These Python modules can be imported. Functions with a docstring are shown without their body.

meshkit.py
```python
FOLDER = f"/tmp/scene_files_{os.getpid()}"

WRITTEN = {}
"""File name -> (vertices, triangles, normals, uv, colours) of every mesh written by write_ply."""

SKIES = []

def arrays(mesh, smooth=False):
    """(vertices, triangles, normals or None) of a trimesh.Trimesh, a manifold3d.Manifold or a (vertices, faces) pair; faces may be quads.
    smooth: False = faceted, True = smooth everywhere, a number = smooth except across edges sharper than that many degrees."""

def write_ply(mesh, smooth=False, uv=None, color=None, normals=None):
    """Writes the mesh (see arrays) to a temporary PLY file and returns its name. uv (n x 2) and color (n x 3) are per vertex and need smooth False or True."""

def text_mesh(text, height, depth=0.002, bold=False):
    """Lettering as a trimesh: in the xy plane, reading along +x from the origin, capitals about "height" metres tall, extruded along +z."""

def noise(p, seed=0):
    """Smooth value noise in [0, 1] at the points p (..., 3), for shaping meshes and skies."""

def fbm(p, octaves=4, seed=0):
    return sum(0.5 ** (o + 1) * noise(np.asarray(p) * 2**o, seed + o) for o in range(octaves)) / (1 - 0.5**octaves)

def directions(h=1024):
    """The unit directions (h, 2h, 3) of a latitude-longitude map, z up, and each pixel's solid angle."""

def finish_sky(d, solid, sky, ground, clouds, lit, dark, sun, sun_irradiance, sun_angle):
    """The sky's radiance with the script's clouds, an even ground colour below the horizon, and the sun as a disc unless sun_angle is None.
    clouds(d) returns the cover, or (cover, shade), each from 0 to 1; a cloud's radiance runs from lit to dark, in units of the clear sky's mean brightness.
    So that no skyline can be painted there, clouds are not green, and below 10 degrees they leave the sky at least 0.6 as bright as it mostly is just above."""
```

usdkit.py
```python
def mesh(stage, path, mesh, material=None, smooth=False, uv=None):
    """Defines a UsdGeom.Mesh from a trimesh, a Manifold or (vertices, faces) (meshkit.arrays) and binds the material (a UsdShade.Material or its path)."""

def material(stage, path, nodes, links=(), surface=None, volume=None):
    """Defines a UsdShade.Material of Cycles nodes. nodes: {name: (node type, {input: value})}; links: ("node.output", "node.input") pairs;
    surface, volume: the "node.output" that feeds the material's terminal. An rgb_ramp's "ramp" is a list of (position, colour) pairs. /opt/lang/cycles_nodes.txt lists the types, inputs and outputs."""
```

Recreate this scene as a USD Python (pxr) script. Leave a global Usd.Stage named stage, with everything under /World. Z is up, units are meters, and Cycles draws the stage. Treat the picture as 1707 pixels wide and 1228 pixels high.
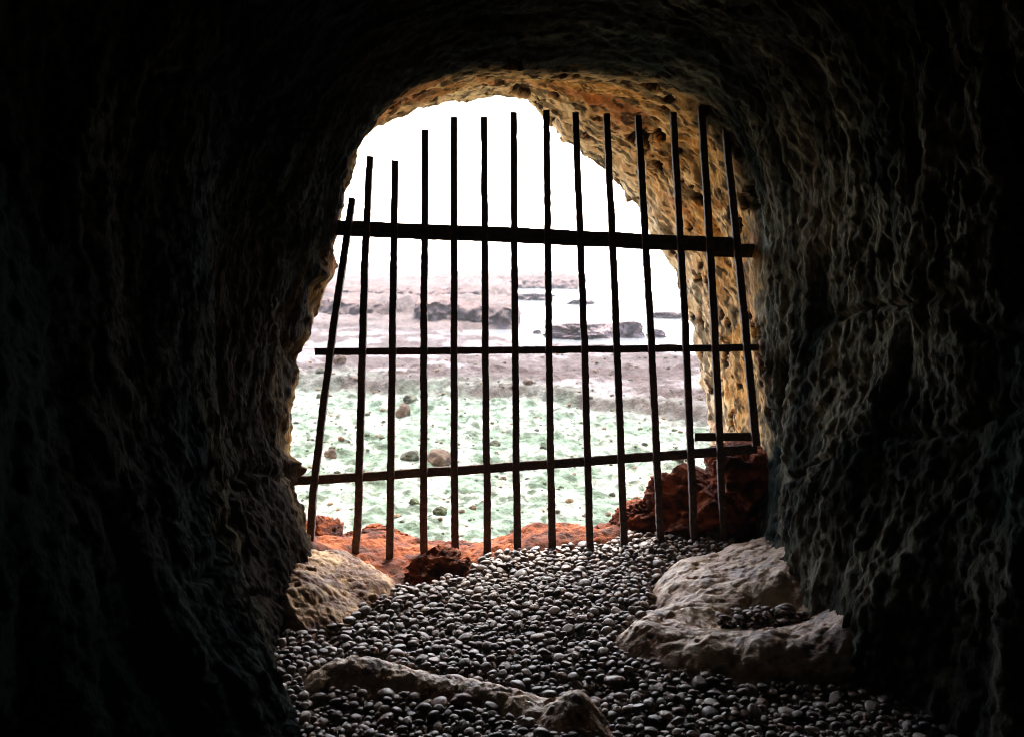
import math
import numpy as np
from scipy.interpolate import PchipInterpolator, CubicSpline, RBFInterpolator
from scipy.spatial import cKDTree
from scipy.ndimage import gaussian_filter
import trimesh
import usdkit
import meshkit
from pxr import Usd, UsdGeom, UsdLux, UsdShade, Gf, Sdf, Vt

stage = Usd.Stage.CreateInMemory()
UsdGeom.SetStageUpAxis(stage, 'Z')
UsdGeom.SetStageMetersPerUnit(stage, 1.0)
UsdGeom.Xform.Define(stage, '/World')
UsdGeom.Scope.Define(stage, '/World/Looks')
stage.SetDefaultPrim(stage.GetPrimAtPath('/World'))

# ------------------------------------------------------------------ camera, sky, sun, exposure
W, H = 1707.0, 1228.0
F = 1478.0                                   # focal length in photograph pixels
EYE = np.array([0.0, 0.0, 1.25])
ROW0 = 430.0                                 # the horizon's row
PITCH = math.atan((H / 2 - ROW0) / F)
EXPOSURE = 3.2
SUN_EL, SUN_AZ = math.radians(52), math.radians(7)
SKY_STRENGTH, SUN_INTENSITY = 0.13, 0.3

cam = UsdGeom.Camera.Define(stage, '/World/camera')
cam.CreateHorizontalApertureAttr(36.0)
cam.CreateVerticalApertureAttr(36.0 * H / W)
cam.CreateFocalLengthAttr(36.0 * F / W)
cam.CreateClippingRangeAttr((0.05, 5000.0))
cam.CreateExposureAttr(EXPOSURE)
cam.CreateFStopAttr(5.0)
cam.CreateFocusDistanceAttr(3.1)
cam.AddTranslateOp().Set(Gf.Vec3d(*EYE))
cam.AddRotateXOp().Set(90.0 - math.degrees(PITCH))


def new_material(name, nodes, links, surface='p.BSDF', volume=None):
    return usdkit.material(stage, '/World/Looks/' + name, nodes, links, surface=surface, volume=volume)


sky_look = new_material('sky_look', {
    's': ('sky_texture', {'sky_type': 'single_scattering', 'sun_disc': False, 'sun_elevation': SUN_EL, 'sun_rotation': SUN_AZ,
                          'altitude': 10.0, 'air_density': 1.0, 'aerosol_density': 3.0, 'ozone_density': 0.6}),
    'b': ('background_shader', {'strength': SKY_STRENGTH})}, [('s.color', 'b.color')], surface='b.background')
dome = UsdLux.DomeLight.Define(stage, '/World/sky')
UsdShade.MaterialBindingAPI.Apply(dome.GetPrim()).Bind(sky_look)
dome.GetPrim().SetCustomDataByKey('kind', 'structure')
sun = UsdLux.DistantLight.Define(stage, '/World/sun')
sun.CreateIntensityAttr(SUN_INTENSITY)
sun.CreateAngleAttr(10.0)
sun.CreateNormalizeAttr(True)
sun.CreateColorAttr(Gf.Vec3f(1.0, 0.93, 0.82))
sun.AddRotateZOp().Set(-math.degrees(SUN_AZ))
sun.AddRotateXOp().Set(-(90.0 - math.degrees(SUN_EL)))   # -z down, tilted so that it comes from +y

# ------------------------------------------------------------------ helpers
used = {}


def numbered(parent, name):
    key = parent + '/' + name
    n = used.get(key, 0)
    used[key] = n + 1
    return key if n == 0 else '%s_%03d' % (key, n)


def tag(prim, label=None, category=None, group=None, kind=None):
    for k, v in (('label', label), ('category', category), ('group', group), ('kind', kind)):
        if v:
            prim.SetCustomDataByKey(k, v)
    return prim


def obj(name, mesh, mat, parent='/World', smooth=True, color=None):
    m = usdkit.mesh(stage, numbered(str(parent), name), mesh, mat, smooth=smooth)
    if color is not None:
        UsdGeom.PrimvarsAPI(m).CreatePrimvar('Col', Sdf.ValueTypeNames.Color3fArray, 'vertex').Set(
            Vt.Vec3fArray.FromNumpy(np.asarray(color, np.float32)))
    return m.GetPrim()


def ray(px, py):
    """Slopes (x per metre ahead, z per metre ahead) of the sight line through a point of the photograph (horizon level)."""
    u, v = (px - W / 2) / F, (H / 2 - py) / F
    c, s = math.cos(PITCH), math.sin(PITCH)
    d = c + v * s
    return u / d, (v * c - s) / d


def at_y(px, py, y):
    a, b = ray(px, py)
    return np.array([a * y, y, EYE[2] + b * y])


def at_z(px, py, z):
    a, b = ray(px, py)
    y = (z - EYE[2]) / b
    return np.array([a * y, y, z])


noise, fbm = meshkit.noise, meshkit.fbm


def ridged(p, octaves=3, seed=0):
    out, amp = 0, 0.5
    for o in range(octaves):
        out = out + amp * (1 - np.abs(2 * noise(p * 2 ** o, seed + o) - 1)) ** 2
        amp *= 0.5
    return out


def grid_faces(n, m, flip=False):
    i, j = np.meshgrid(np.arange(n - 1), np.arange(m - 1), indexing='ij')
    a = i * m + j
    q = np.stack([a, a + 1, a + m + 1, a + m], -1).reshape(-1, 4)
    if flip:
        q = q[:, ::-1]
    return np.vstack([q[:, [0, 1, 2]], q[:, [0, 2, 3]]])


def smooth_step(a, b, x):
    t = np.clip((x - a) / (b - a), 0, 1)
    return t * t * (3 - 2 * t)


def mixc(a, b, t):
    return np.asarray(a) * (1 - t[..., None]) + np.asarray(b) * t[..., None]


def lump(radii, seed, sub=3, rough=0.25, freq=1.6, flat=None, fine=0.0):
    """A rock: a sphere pushed about by noise, faceted a little, with a flattened top where asked."""
    m = trimesh.creation.icosphere(subdivisions=sub)
    v = np.array(m.vertices)
    d = 1 + rough * (2 * fbm(v * freq + seed * 7.3, 3, seed) - 1)
    if fine:
        d = d + fine * (ridged(v * freq * 3 + seed * 3.1, 3, seed + 5) - 0.5)
    rs = np.random.RandomState(seed)
    for _ in range(5):                                            # broken faces
        n = rs.normal(size=3)
        n /= np.linalg.norm(n)
        h = rs.uniform(0.72, 0.95)
        over = np.maximum((v * d[:, None]) @ n - h, 0)
        v = v - (0.8 * over / np.maximum(d, .3))[:, None] * n
    v = v * d[:, None]
    if flat:
        v[:, 2] = np.where(v[:, 2] > flat, flat + 0.2 * (v[:, 2] - flat), v[:, 2])
    return v * np.asarray(radii), np.array(m.faces)


# ------------------------------------------------------------------ materials
def rock_look(name, bump_scale=60.0, bump=0.5, dist=0.01, rough=0.85, spec=0.3, tint=0.35, stretch=(1, 1, 1)):
    """Rock whose broad colours come with the mesh ('Col'); grain and fine relief are procedural."""
    return new_material(name, {
        'a': ('attribute', {'attribute': 'Col'}), 'g': ('geometry', {}),
        'mp': ('mapping', {'scale': stretch}),
        'n1': ('noise_texture', {'scale': bump_scale, 'detail': 6.0, 'roughness': 0.65}),
        'n2': ('noise_texture', {'scale': bump_scale * 0.35, 'detail': 5.0, 'roughness': 0.6}),
        'r': ('map_range', {'from_min': 0.3, 'from_max': 0.7, 'to_min': 1.0 - tint, 'to_max': 1.0 + tint}),
        'm': ('vector_math', {'math_type': 'scale'}),
        'b': ('bump', {'strength': bump, 'distance': dist}),
        'p': ('principled_bsdf', {'roughness': rough, 'specular_ior_level': spec})},
        [('g.position', 'mp.vector'), ('mp.vector', 'n1.vector'), ('mp.vector', 'n2.vector'), ('n2.fac', 'r.value'), ('a.color', 'm.vector1'), ('r.result', 'm.scale'),
         ('m.vector', 'p.base_color'), ('n1.fac', 'b.height'), ('b.normal', 'p.normal')])


cave_rock = rock_look('cave_rock', 65.0, 1.0, 0.016, 0.95, 0.03, 0.5, (1, 1, 0.45))
floor_rock = rock_look('floor_rock', 70.0, 1.0, 0.009, 0.42, 0.6, 0.35)
tan_rock = rock_look('tan_rock', 70.0, 0.8, 0.010, 0.6, 0.35, 0.35)
red_rock = rock_look('red_rock', 60.0, 1.0, 0.016, 0.85, 0.15, 0.5)
shore_rock = rock_look('shore_rock', 28.0, 0.9, 0.045, 0.85, 0.08, 0.55)
far_rock = rock_look('far_rock', 5.0, 0.8, 0.2, 0.9, 0.08, 0.4)

iron = new_material('rusty_iron', {
    'g': ('geometry', {}), 'n': ('noise_texture', {'scale': 70.0, 'detail': 5.0, 'roughness': 0.65}),
    'c': ('rgb_ramp', {'ramp': [(0.3, (0.012, 0.010, 0.010)), (0.52, (0.05, 0.025, 0.016)), (0.72, (0.15, 0.058, 0.024))]}),
    'b': ('bump', {'strength': 0.7, 'distance': 0.004}),
    'p': ('principled_bsdf', {'roughness': 0.7, 'specular_ior_level': 0.4})},
    [('g.position', 'n.vector'), ('n.fac', 'c.fac'), ('c.color', 'p.base_color'), ('n.fac', 'b.height'), ('b.normal', 'p.normal')])


def pebble_look(name, ramp):
    return new_material(name, {
        'o': ('object_info', {}), 'c': ('rgb_ramp', {'ramp': ramp}),
        't': ('texture_coordinate', {}), 'n': ('noise_texture', {'scale': 40.0, 'detail': 4.0, 'roughness': 0.6}),
        'r': ('map_range', {'from_min': 0.3, 'from_max': 0.7, 'to_min': 0.58, 'to_max': 1.05}),
        'm': ('vector_math', {'math_type': 'scale'}), 'b': ('bump', {'strength': 0.25, 'distance': 0.002}),
        'p': ('principled_bsdf', {'roughness': 0.42, 'specular_ior_level': 0.45})},
        [('o.random', 'c.fac'), ('t.object', 'n.vector'), ('n.fac', 'r.value'), ('c.color', 'm.vector1'), ('r.result', 'm.scale'),
         ('m.vector', 'p.base_color'), ('n.fac', 'b.height'), ('b.normal', 'p.normal')])


pebble_mat = pebble_look('pebble_stone', [(0.0, (0.05, 0.036, 0.029)), (0.2, (0.14, 0.107, 0.085)), (0.4, (0.215, 0.124, 0.08)), (0.55, (0.09, 0.075, 0.066)), (0.78, (0.185, 0.14, 0.112)), (0.93, (0.31, 0.247, 0.205)), (1.0, (0.52, 0.455, 0.4))])
brown_pebble = pebble_look('brown_pebble_stone', [(0, (0.19, 0.10, 0.065)), (1, (0.19, 0.10, 0.065))])
white_pebble = pebble_look('white_pebble_stone', [(0, (0.6, 0.58, 0.55)), (1, (0.6, 0.58, 0.55))])

water = new_material('sea_water', {
    'g': ('geometry', {}), 'mp': ('mapping', {'scale': (1, 0.6, 1)}), 'n': ('noise_texture', {'scale': 1.2, 'detail': 5.0, 'roughness': 0.6}),
    'b': ('bump', {'strength': 0.25, 'distance': 0.12}),
    'p': ('principled_bsdf', {'base_color': (0.09, 0.095, 0.095), 'roughness': 0.16, 'ior': 1.33})},
    [('g.position', 'mp.vector'), ('mp.vector', 'n.vector'), ('n.fac', 'b.height'), ('b.normal', 'p.normal')])

# ------------------------------------------------------------------ the cave: a passage along y, its contour running from the left foot over the roof to the right foot
def px_section(y, pts):
    return [tuple(at_y(a, b, y)[[0, 2]]) for a, b in pts]


back = [(-1.0, -.1), (-1.15, .3), (-1.2, .6), (-1.25, 1.0), (-1.2, 1.45), (-1.05, 1.9), (-.7, 2.3), (-.25, 2.5), (.3, 2.5), (.9, 2.35), (1.25, 1.95), (1.4, 1.4), (1.42, .95), (1.4, .5), (1.35, -.1)]
sections = {
    -4.5: [(0.1 + 0.8 * (x - 0.1), z) for x, z in back],
    -1.0: back,
    1.2: [(-.95, -.1), (-.98, .3), (-1.0, .6), (-1.0, 1.0), (-.98, 1.45), (-.9, 1.85), (-.62, 2.22), (-.22, 2.4), (.3, 2.4), (.85, 2.25), (1.2, 1.9), (1.34, 1.4), (1.36, .95), (1.34, .5), (1.3, -.1)],
    2.2: [(-.52, -.1), (-.74, .3), (-.84, .6), (-.90, 1.0), (-.92, 1.4), (-.84, 1.82), (-.58, 2.15), (-.2, 2.3), (.25, 2.32), (.8, 2.22), (1.13, 1.88), (1.26, 1.38), (1.27, .9), (1.24, .45), (1.18, -.1)],
    2.55: [(-.72, -.1), (-.80, .3), (-.84, .6), (-.89, 1.0), (-.88, 1.4), (-.80, 1.8), (-.55, 2.10), (-.2, 2.23), (.22, 2.26), (.75, 2.18), (1.09, 1.85), (1.21, 1.36), (1.22, .9), (1.12, .48), (1.00, -.1)],
    2.85: [(-.72, -.1), (-.88, .28), (-1.02, .6), (-1.00, 1.0), (-.92, 1.4), (-.79, 1.74), (-.55, 2.03), (-.22, 2.15), (.2, 2.18), (.68, 2.10), (1.02, 1.8), (1.14, 1.35), (1.15, .9), (1.07, .48), (.98, -.1)],
    3.3: [(-.72, -.1), (-.86, .24), (-.95, .58), (-.93, .90), (-.84, 1.28), (-.72, 1.60), (-.54, 1.90), (-.24, 2.07), (.2, 2.10), (.65, 2.02), (.95, 1.77), (1.06, 1.34), (1.08, .86), (1.04, .48), (.98, -.1)],
    3.7: px_section(3.7, [(520, 975), (500, 850), (484, 745), (500, 600), (550, 450), (584, 310), (616, 206), (732, 128), (930, 122), (1110, 148), (1215, 228), (1266, 400), (1280, 590), (1285, 730), (1250, 975)]),
    4.3: [],
    5.0: px_section(5.0, [(300, 960), (330, 850), (340, 745), (370, 600), (450, 450), (520, 310), (592, 228), (722, 178), (868, 164), (935, 235), (1012, 292), (1112, 430), (1160, 580), (1183, 720), (1215, 960)]),
}
sections[4.3] = [tuple(0.52 * np.array(a) + 0.48 * np.array(b)) for a, b in zip(sections[3.7], sections[5.0])]
centre = np.array([0.0, 0.9])
ys = np.array(sorted(sections))
S = np.array([sections[y] for y in ys])
rows = np.concatenate([np.linspace(-4.5, 1.2, 60, endpoint=False), np.linspace(1.2, 2.1, 80, endpoint=False), np.linspace(2.1, 3.9, 270, endpoint=False), np.linspace(3.9, 5.0, 120)])
NT = 760
tt = np.linspace(0, 1, NT)
ctrl = PchipInterpolator(ys, S, axis=0)(rows)
xz = CubicSpline(np.linspace(0, 1, 15), ctrl, axis=1)(tt)                    # rows x NT x 2
P = np.stack([xz[..., 0], np.repeat(rows[:, None], NT, 1), xz[..., 1]], -1)
# the cliff: the last contour spreads out
ext = []
for y, k in ((5.03, 1.03), (5.06, 1.07), (5.08, 1.14), (5.10, 1.25), (5.12, 1.45), (5.1, 1.8), (5.05, 2.4), (5.0, 3.6), (4.9, 6.0), (4.8, 10.0)):
    q = P[-1] - [centre[0], 0, centre[1]]
    e = np.stack([q[:, 0] * k + centre[0], np.full(NT, y), q[:, 2] * k + centre[1]], -1)
    ext.append(e)
n_in = len(rows)
P = np.concatenate([P, np.array(ext)], 0)
NR = len(P)
dy, dt = np.gradient(P, axis=0), np.gradient(P, axis=1)
N = np.cross(dt, dy)
N /= np.linalg.norm(N, axis=-1, keepdims=True) + 1e-12
inward = np.array([centre[0], 0, centre[1]]) - P
inward[..., 1] = 0
sgn = np.sign((N[n_in // 2] * inward[n_in // 2]).sum(-1).mean())
N *= sgn                                                                      # points into the passage
yy = P[..., 1]
sl = np.cumsum(np.linalg.norm(np.diff(P, axis=1, prepend=P[:, :1]), axis=-1), axis=1)   # arc length
sl = np.minimum(sl, 20)
T = np.broadcast_to(tt, yy.shape)
side_r = smooth_step(0.52, 0.66, T)                                           # 1 on the right wall
reveal = smooth_step(3.62, 3.85, yy + 0.05 * (noise(np.stack([sl * 5, yy * 5, 0 * sl], -1), 3) - .5))
top = np.exp(-((T - 0.5) / 0.14) ** 2)
q3 = lambda a, b, c=0.0: np.stack([sl * a, yy * b, np.full_like(sl, c)], -1)
warp = yy + 0.07 * (fbm(q3(2.2, 2.2), 3, 11) - .5) + 0.05 * (fbm(q3(11, 9), 3, 17) - .5)
w3 = lambda a, b: np.stack([sl * a, warp * b, 0 * sl], -1)
big = fbm(q3(1.3, 1.7), 3, 21) - .5
mid = fbm(q3(3.5, 5.0), 3, 31) - .5
rid1 = ridged(w3(2.2, 8.5), 3, 41)
rid2 = ridged(w3(8.0, 20.0), 4, 51)
rid3 = ridged(w3(20.0, 42.0), 3, 57)
soft = lambda p, o, k: np.clip((fbm(p, o, k) - .5) * 1.7 + .5, 0, 1)      # rounded ribs among the sharp ones
rid1 = .35 * rid1 + .65 * soft(w3(1.5, 10.0), 4, 43)
rid2 = .40 * rid2 + .60 * soft(w3(5.0, 26.0), 4, 53)
crack = smooth_step(.90, .995, 1 - np.abs(2 * fbm(np.stack([sl * 2.3 + .6 * yy, yy * 1.1, 0 * sl], -1), 3, 65) - 1)) * smooth_step(.45, .6, noise(q3(1.2, 1.2, 5), 67))
grit = fbm(q3(26, 44), 4, 59) - .5
blob = fbm(q3(16, 18), 4, 61) - .5
mossy = (1 - reveal)
d = 0.10 * big + 0.05 * mid
patchy = smooth_step(.35, .65, fbm(q3(1.5, 2.5, 7), 3, 47))
d = d + mossy * (0.085 * (rid1 - .45) * (0.3 + 0.7 * side_r) * (1 - 0.6 * top) * (.4 + patchy) + 0.024 * (rid2 - .45) * (.5 + .7 * patchy) + 0.014 * (rid3 - .4) + 0.024 * grit * (.4 + side_r) + 0.04 * (fbm(q3(3, 12), 4, 63) - .5) - 0.028 * crack)
d = d + reveal * (0.05 * blob + 0.025 * (ridged(q3(8, 7), 4, 71) - .4) + 0.03 * (ridged(np.stack([P[..., 2] * 7 + 1.2 * P[..., 1], P[..., 1] * 1.5, P[..., 0] * 1.5], -1), 3, 73) - .45)) + 0.012 * (fbm(q3(40, 40), 2, 81) - .5)
# keep the broad waves small by the lip so that the mouth keeps its outline
d = d * (1 - 0.35 * np.exp(-((yy - 3.72) / 0.22) ** 2))
d = d + np.exp(-((yy - 3.7) / 0.22) ** 2) * smooth_step(.46, .36, T) * (0.075 * (fbm(q3(9, 6), 4, 85) - .5) + .03 * (ridged(q3(7, 5), 3, 86) - .5))
# pits in the pale stone of the mouth
rs = np.random.RandomState(5)
pt, py_ = rs.uniform(0.36, 0.985, 760), rs.uniform(3.60, 5.05, 760)
pr = 0.005 + 0.048 * rs.rand(760) ** 4.2
ri = np.clip(np.searchsorted(rows, py_), 0, n_in - 1)
keepp = fbm(np.stack([pt * 30, py_ * 5, 0 * pt], -1), 2, 99) > .44 - .1 * rs.rand(760)
pt, py_, pr = pt[keepp], py_[keepp], pr[keepp]
ri = ri[keepp]
ci = (pt * (NT - 1)).astype(int)
pc = P[ri, ci]
wob = 1 + 0.9 * (noise(P * 38, 91) - .5) + 0.6 * (noise(P * 90, 92) - .5)
pit = np.zeros(yy.shape)
zone = slice(int(np.searchsorted(rows, 3.5)), n_in + 4)
flat = P[zone].reshape(-1, 3)
tree = cKDTree(flat * [1, 1, 1])
pz = np.zeros(len(flat))
wz = wob[zone].ravel()
for c, r in zip(pc, pr):
    idx = tree.query_ball_point(c, r * 1.7)
    if idx:
        idx = np.array(idx)
        dd = np.linalg.norm((flat[idx] - c), axis=1) / (r * wz[idx])
        pz[idx] = np.maximum(pz[idx], np.clip(1 - dd ** 2, 0, 1) ** 0.5 * r)
pit[zone] = pz.reshape(pit[zone].shape)
d = d - 1.1 * pit
edge = np.ones(NR)
edge[:3] = 0
P2 = P + N * (d * edge[:, None])[..., None]
# the knob of rock that the lowest rail is let into
kc = at_y(497, 783, 3.72)
dk = np.linalg.norm((P2 - kc) * [1, 1, 1], axis=-1)
P2 = P2 + (np.exp(-(dk / 0.05) ** 2) * (0.07 + 0.05 * (noise(P * 30, 95) - .5)))[..., None] * [1, 0, .15]
# colours: gloom painted into damp rock, light into mossy ribs, ochre sandstone at mouth
moss_and_light = smooth_step(.28, .80, rid1 * .42 + rid2 * .26 + 0.16 * rid3 + 0.5 * (fbm(q3(4, 14), 4, 105) - .5) + 0.04 + 1.2 * (fbm(q3(3, 5), 3, 101) - .5) + 0.26 * side_r * np.exp(-((yy - 3.2) / 0.5) ** 2) * smooth_step(.66, .80, T))  # moss, plus light painted on rib crests and the wall near the mouth
dark = np.array([0.0042, 0.0090, 0.0092])  # near-black teal: the cave gloom and its tint put into the colour
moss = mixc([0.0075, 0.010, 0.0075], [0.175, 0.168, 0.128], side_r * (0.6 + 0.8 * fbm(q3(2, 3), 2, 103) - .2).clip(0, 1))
moss_and_light = moss_and_light * (1 - .5 * smooth_step(2.7, 2.2, yy))  # pale ribs thin out toward the camera, painting the light's falloff
col = mixc(mixc(dark, [0.022, 0.030, 0.028], side_r), moss, moss_and_light)  # left wall and roof painted darker than the right, as gloom
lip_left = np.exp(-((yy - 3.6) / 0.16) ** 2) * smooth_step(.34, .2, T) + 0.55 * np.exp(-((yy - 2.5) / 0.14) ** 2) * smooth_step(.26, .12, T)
col = col + (lip_left * smooth_step(.42, .62, .5 * rid1 + .6 * rid2))[..., None] * np.array([0.10, 0.075, 0.036])  # rim light painted tan on the left lip, olive moss streaks on the fold
lowband = smooth_step(.40, .65, fbm(q3(1.1, 1.4), 3, 113) - .0)
col = mixc(col, np.broadcast_to(np.array([0.034, 0.020, 0.013]), col.shape), np.clip(0.35 * lowband * (1 - moss_and_light) + .5 * smooth_step(.34, .22, T) * smooth_step(2.6, 2.8, yy), 0, .9))
och = mixc([0.62, 0.345, 0.115], [0.68, 0.46, 0.22], smooth_step(.35, .65, fbm(q3(5, 5), 3, 121)))
och = mixc(och, np.broadcast_to(np.array([0.42, 0.16, 0.07]), och.shape), smooth_step(.58, .72, fbm(q3(2.6, 3.2), 3, 123)) * .7)
och = mixc(och, np.broadcast_to(np.array([0.74, 0.60, 0.40]), och.shape), .7 * smooth_step(4.2, 4.9, yy + .5 * (fbm(q3(4, 4), 3, 129) - .5)))  # cream toward the outer lip: the glow of the mouth painted in
och = mixc(och, np.broadcast_to(np.array([0.10, 0.075, 0.04]), och.shape), smooth_step(.58, .66, fbm(q3(11, 13), 4, 125) + .04 * side_r) * .8)
och = mixc(och, np.broadcast_to(np.array([0.05, 0.036, 0.024]), och.shape), smooth_step(.62, .68, fbm(q3(30, 30), 3, 127) + .10 * (fbm(q3(3, 3), 2, 128) - .4)) * .9)
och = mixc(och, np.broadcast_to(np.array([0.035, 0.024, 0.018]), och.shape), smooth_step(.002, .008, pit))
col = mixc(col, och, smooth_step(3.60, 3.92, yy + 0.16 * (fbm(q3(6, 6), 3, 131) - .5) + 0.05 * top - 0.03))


def sheet(i0, i1, j0, j1):
    sub, c = P2[i0:i1, j0:j1], col[i0:i1, j0:j1]
    return sub.reshape(-1, 3), grid_faces(i1 - i0, j1 - j0, flip=sgn < 0), c.reshape(-1, 3)


jl, jr = int(NT * 0.40), int(NT * 0.60)
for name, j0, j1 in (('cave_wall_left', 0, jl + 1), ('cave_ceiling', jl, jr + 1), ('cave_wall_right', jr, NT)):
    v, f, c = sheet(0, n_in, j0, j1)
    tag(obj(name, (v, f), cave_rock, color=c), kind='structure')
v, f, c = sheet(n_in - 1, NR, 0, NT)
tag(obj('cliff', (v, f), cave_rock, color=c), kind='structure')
# the cave's inner end
ring = P2[0]
endv = np.vstack([ring, [[0.1, -4.9, 1.0]]])
endf = np.array([[i, i + 1, NT] for i in range(NT - 1)] + [[NT - 1, 0, NT]])
tag(obj('cave_wall_back', (endv, endf), cave_rock, color=np.tile(dark, (NT + 1, 1))), kind='structure')

# ------------------------------------------------------------------ cave floor
def bed(x, y):
    """Height of the pebble bed."""
    z = 0.02 * (fbm(np.stack([x * 1.6, y * 1.6, 0 * x], -1), 2, 201) - .5) * 2
    z = z - 0.02 * smooth_step(3.0, 2.2, y) - 0.016 * smooth_step(3.2, 3.6, y) * smooth_step(.6, .3, x)
    z = z + 0.03 * smooth_step(3.45, 3.8, y) * smooth_step(.35, .7, x)
    z = z - 0.05 * smooth_step(-.25, -.5, x) * smooth_step(3.2, 3.6, y)
    z = z + 0.095 * np.exp(-((x - .86 + .5 * (y - 2.8)) / .22) ** 4 - ((y - 2.80 - .1 * (x - .82)) / .075) ** 4)        # a hollow in the ledge holds pebbles too
    return z


gx, gy = np.meshgrid(np.linspace(-1.5, 1.7, 80), np.linspace(-4.95, 3.92, 160), indexing='ij')
gz = np.minimum(bed(gx, gy), 0.02) - 0.035 - 0.1 * smooth_step(3.7, 3.92, gy)
gv = np.stack([gx, gy, gz], -1).reshape(-1, 3)
tag(obj('ground', (gv, grid_faces(80, 160, flip=True)), floor_rock, color=np.tile([0.05, 0.04, 0.035], (len(gv), 1))), kind='structure')


def height_rock(name, pts, label, category, mat, colour, amp, res=0.005, pad=0.12, seed=0, freq=9.0, floor=-0.12, pits=60):
    """A low rock as a height field through traced surface points (photograph column, row, height), its rim sunk below the pebbles."""
    W3 = np.array([at_z(*p) if len(p) == 3 else p[:3] for p in pts])
    rbf = RBFInterpolator(W3[:, :2], W3[:, 2], kernel='thin_plate_spline', smoothing=2e-4)
    import shapely
    hull = shapely.MultiPoint(W3[:, :2]).convex_hull
    lo, hi = W3[:, :2].min(0) - pad, W3[:, :2].max(0) + pad
    nx, ny = int((hi[0] - lo[0]) / res) + 2, int((hi[1] - lo[1]) / res) + 2
    X, Y = np.meshgrid(np.linspace(lo[0], hi[0], nx), np.linspace(lo[1], hi[1], ny), indexing='ij')
    Z = rbf(np.stack([X.ravel(), Y.ravel()], -1)).reshape(X.shape)
    q = np.stack([X * freq, Y * freq, 0 * X + seed], -1)
    detail = amp * (fbm(q, 5, seed + 300) - .5) * 1.8 - amp * .9 * (ridged(np.stack([X * freq * 1.1 + Y * freq * .7, Y * freq * 2.4 - X * freq, 0 * X + seed], -1), 4, seed + 310) ** 2 - .3)
    detail = detail + 0.012 * (fbm(q * 5, 3, seed + 320) - .5)
    Z = gaussian_filter(Z, 0.012 / res)
    rp = np.random.RandomState(seed + 40)
    for _ in range(pits):
        cx, cy, pr_ = rp.uniform(lo[0], hi[0]), rp.uniform(lo[1], hi[1]), 0.005 + 0.024 * rp.rand() ** 3
        sl_ = (slice(max(int((cx - 2 * pr_ - lo[0]) / res), 0), int((cx + 2 * pr_ - lo[0]) / res) + 2), slice(max(int((cy - 2 * pr_ - lo[1]) / res), 0), int((cy + 2 * pr_ - lo[1]) / res) + 2))
        x_, y_ = X[sl_], Y[sl_]
        if x_.size:
            rr_ = np.hypot(x_ - cx, (y_ - cy) * 1.2) / pr_ * (1 + .7 * (noise(np.stack([x_ * 60, y_ * 60, 0 * x_], -1), 9) - .5))
            Z[sl_] = Z[sl_] - 0.9 * pr_ * np.clip(1 - rr_ ** 2, 0, 1) ** .5
    gone = shapely.distance(hull, shapely.points(X, Y))
    Z = Z + detail - np.minimum(gone * 1.5, 1.0) - 3 * np.maximum(gone - .04, 0)
    Z = np.maximum(Z, floor)
    V = np.stack([X, Y, Z], -1).reshape(-1, 3)
    f = grid_faces(nx, ny, flip=True)
    keep = (V[f][:, :, 2] > floor + 0.005).any(1)
    m = trimesh.Trimesh(V, f[keep], process=False)
    m.remove_unreferenced_vertices()
    V = np.array(m.vertices)
    p = obj(name, (V, np.array(m.faces)), mat, color=colour(V))
    tag(p, label, category)
    return V, (lo, hi, X, Y, Z)


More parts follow.
